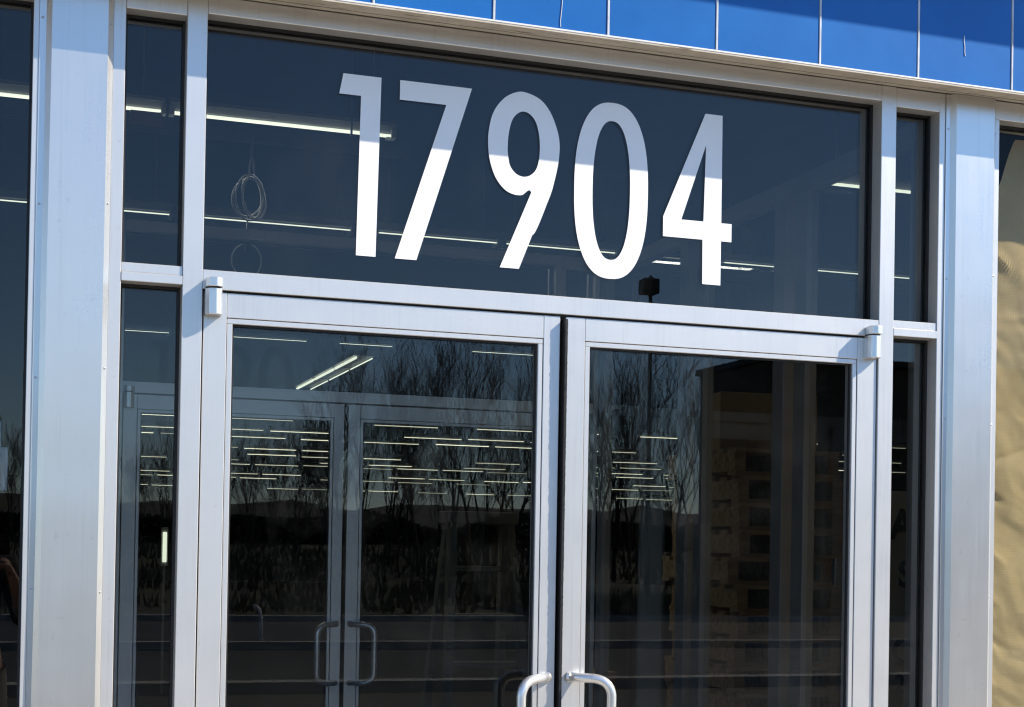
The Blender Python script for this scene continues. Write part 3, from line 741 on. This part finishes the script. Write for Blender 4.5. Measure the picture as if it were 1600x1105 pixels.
# brown building across the lot
bX = vX(1088, 35); bb = empty('brown_building', (bX, -31, GZ), 'low brown boarded building mirrored in the right street door', 'building')
BT = 6.6; nb_ = 26
obj('wall', boxes((.02, 30, -4, -.06, 0, BT)), BRICKM, bb)
for i in range(nb_):
    z = BT/nb_*i; obj('siding_board', boxes((0, 30.02, -.06, -.012+.018*(i % 2), z+.008, z+BT/nb_-.008)), BRICKM, bb)
obj('roof', boxes((-.1, 30.4, -4.1, .25, BT, BT+.16)), DARKM, bb)
for i in range(6):
    x = 1.6+4.6*i
    wdw = obj('window', boxes((x, x+1.8, -.05, .045, 1.1, 2.7)), BRICKM, bb)
    obj('pane', boxes((x+.08, x+1.72, .03, .05, 1.18, 2.62)), simple('far_glass', (.02, .025, .03), .1), wdw)

# ------------------------------------------------------------------ the photographer, mirrored in the left window
SKIN = simple('skin', (.42, .26, .19), .55, var=.06); JACK = simple('black_jacket', (.012, .012, .014), .8)
FLAN = simple('grey_check_flannel', (.16, .16, .17), .9, var=.5, nscale=30); JEAN = simple('grey_jeans', (.19, .18, .17), .9); HAIR = simple('brown_hair', (.05, .03, .02), .7)
pe = empty('person', (-1.52, -4.02, -.012), 'person in a black jacket and grey jeans taking the photo with a phone', 'person')
def skinned(name, verts, edges, mat, root=0, sub=2):
    me = bpy.data.meshes.new(name); me.from_pydata([v[:3] for v in verts], edges, [])
    o = bpy.data.objects.new(name, me); col.objects.link(o)
    sm = o.modifiers.new('s', 'SKIN'); sm.use_smooth_shade = True
    if not me.skin_vertices: 
        bpy.context.view_layer.objects.active = o
    for i, v in enumerate(verts):
        me.skin_vertices[0].data[i].radius = (v[3], v[4] if len(v) > 4 else v[3]); me.skin_vertices[0].data[i].use_root = (i == root)
    ss = o.modifiers.new('d', 'SUBSURF'); ss.levels = sub; ss.render_levels = sub
    m2 = bpy.data.meshes.new_from_object(o.evaluated_get(bpy.context.evaluated_depsgraph_get())); bpy.data.objects.remove(o)
    m2.name = name; m2.materials.clear(); m2.materials.append(mat)
    n = bpy.data.objects.new(name, m2); col.objects.link(n); n.parent = pe; return n
# body (local coordinates: x right, y forward towards the shop, z up); the right hand holds the phone
RH = Vector((.185, .42, 1.435)); LH = Vector((.02, .44, 1.46))
V = [(0, 0, .98, .13, .10), (0, -.01, 1.20, .13, .10), (0, 0, 1.40, .13, .095), (0, .0, 1.50, .055), (0, .02, 1.56, .055), (0, .035, 1.64, .082, .09), (0, .03, 1.72, .075, .085),
     (.17, 0, 1.42, .055), (.255, .06, 1.17, .042), (.235, .28, 1.28, .034), (.20, .38, 1.39, .026),
     (-.17, 0, 1.42, .055), (-.24, .08, 1.17, .042), (-.13, .30, 1.30, .034), (-.02, .40, 1.42, .026),
     (.10, 0, .88, .085), (.12, .02, .48, .055), (.13, -.02, .09, .04), (.14, .12, .045, .035),
     (-.10, 0, .88, .085), (-.12, .02, .48, .055), (-.13, -.02, .09, .04), (-.14, .12, .045, .035)]
Eg = [(0, 1), (1, 2), (2, 3), (3, 4), (4, 5), (5, 6), (2, 7), (7, 8), (8, 9), (9, 10), (2, 11), (11, 12), (12, 13), (13, 14), (0, 15), (15, 16), (16, 17), (17, 18), (0, 19), (19, 20), (20, 21), (21, 22)]
def hand(start, palm, dirs):
    i0 = len(V); V.append((*palm, .024, .016)); Eg.append((start, i0))
    for d, ln in dirs:
        a = Vector(palm); prev = i0
        for k in range(3):
            a = a+Vector(d[k]).normalized()*ln*(.42, .33, .25)[k]; V.append((*a, .0095-.0008*k)); Eg.append((prev, len(V)-1)); prev = len(V)-1
hand(10, RH, [((( -.35, .5, .8), (-.8, .6, .2), (-1, -.3, 0)), .085), (((-.3, .7, .5), (-.9, .4, .1), (-1, -.3, 0)), .09), (((-.25, .8, .2), (-.9, .3, 0), (-1, -.4, 0)), .085), (((-.2, .9, -.1), (-.9, .3, -.1), (-1, -.4, 0)), .07), (((-.7, -.5, .5), (-.8, -.1, .4), (-.8, .1, .3)), .065)])
hand(14, LH, [(((.2, .6, .7), (.6, .6, .3), (.9, -.2, 0)), .085), (((.1, .8, .5), (.7, .5, .1), (.9, -.3, 0)), .09), (((.05, .9, .2), (.7, .4, 0), (.9, -.3, 0)), .085), (((0, 1, -.1), (.7, .3, 0), (.9, -.3, 0)), .07), (((.5, -.6, .5), (.7, -.1, .4), (.8, .1, .3)), .065)])
skinned('body', V, Eg, SKIN)
skinned('jacket', [(0, 0, .93, .165, .125), (0, -.01, 1.2, .165, .125), (0, 0, 1.42, .15, .11), (0, 0, 1.50, .075), (.185, 0, 1.43, .075), (.26, .06, 1.17, .06), (-.185, 0, 1.43, .075), (-.245, .08, 1.17, .06), (.25, .16, 1.22, .052), (-.19, .2, 1.24, .052)],
        [(0, 1), (1, 2), (2, 3), (2, 4), (4, 5), (5, 8), (2, 6), (6, 7), (7, 9)], JACK)
skinned('shirt_cuff', [(.252, .15, 1.215, .050), (.238, .255, 1.268, .046)], [(0, 1)], FLAN)
skinned('shirt_cuff', [(-.20, .18, 1.233, .050), (-.15, .27, 1.285, .046)], [(0, 1)], FLAN)
skinned('trousers', [(0, 0, .97, .155, .12), (.10, 0, .86, .105), (.12, .02, .48, .078), (.13, -.02, .12, .062), (-.10, 0, .86, .105), (-.12, .02, .48, .078), (-.13, -.02, .12, .062)], [(0, 1), (1, 2), (2, 3), (0, 4), (4, 5), (5, 6)], JEAN)
skinned('hair', [(0, .0, 1.70, .092, .09), (0, .0, 1.755, .082, .085), (0, -.045, 1.62, .07)], [(0, 1), (0, 2)], HAIR)
for s in (-1, 1): skinned('shoe', [(s*.13, -.04, .045, .045), (s*.14, .06, .042, .045), (s*.145, .17, .032, .04)], [(0, 1), (1, 2)], BLACK, 0)
for s in (-1, 1):
    bm = bmesh.new(); bmesh.ops.create_uvsphere(bm, u_segments=10, v_segments=8, radius=.012, matrix=Matrix.Translation((s*.032, .116, 1.648))); obj('eye', bm, WHT, pe, 0, True)
bm = bmesh.new(); tube(bm, [(0, .112, 1.655), (0, .14, 1.615), (0, .118, 1.605)], [.010, .015, .011], 8); obj('nose', bm, SKIN, pe, 0, True)
bm = bmesh.new(); tube(bm, [(-.025, .112, 1.583), (0, .120, 1.581), (.025, .112, 1.583)], [.004, .007, .004], 8); obj('mouth', bm, simple('lips', (.34, .15, .12), .5), pe, 0, True)
for s in (-1, 1):
    bm = bmesh.new(); bmesh.ops.create_uvsphere(bm, u_segments=10, v_segments=8, radius=.03, matrix=Matrix.Translation((s*.088, .02, 1.64)) @ Matrix.Diagonal((.35, .7, 1.1, 1))); obj('ear', bm, SKIN, pe, 0, True)
ph = empty('phone', (0, 0, 0), 'black phone held up in both hands, mirrored in the left window', 'phone')
bm = boxes((-.138, .014, -.062, .014, .006, .0140)); o = obj('case', bm, BLACK, ph, .0025)
bm = bmesh.new(); tube(bm, [(0, 0, .0062), (0, 0, .0045)], .006, 12); o2 = obj('lens', bm, simple('lens_glass', (.02, .02, .03), .1), ph)
ph.matrix_world = Matrix.Translation(CAM) @ M3.to_4x4()
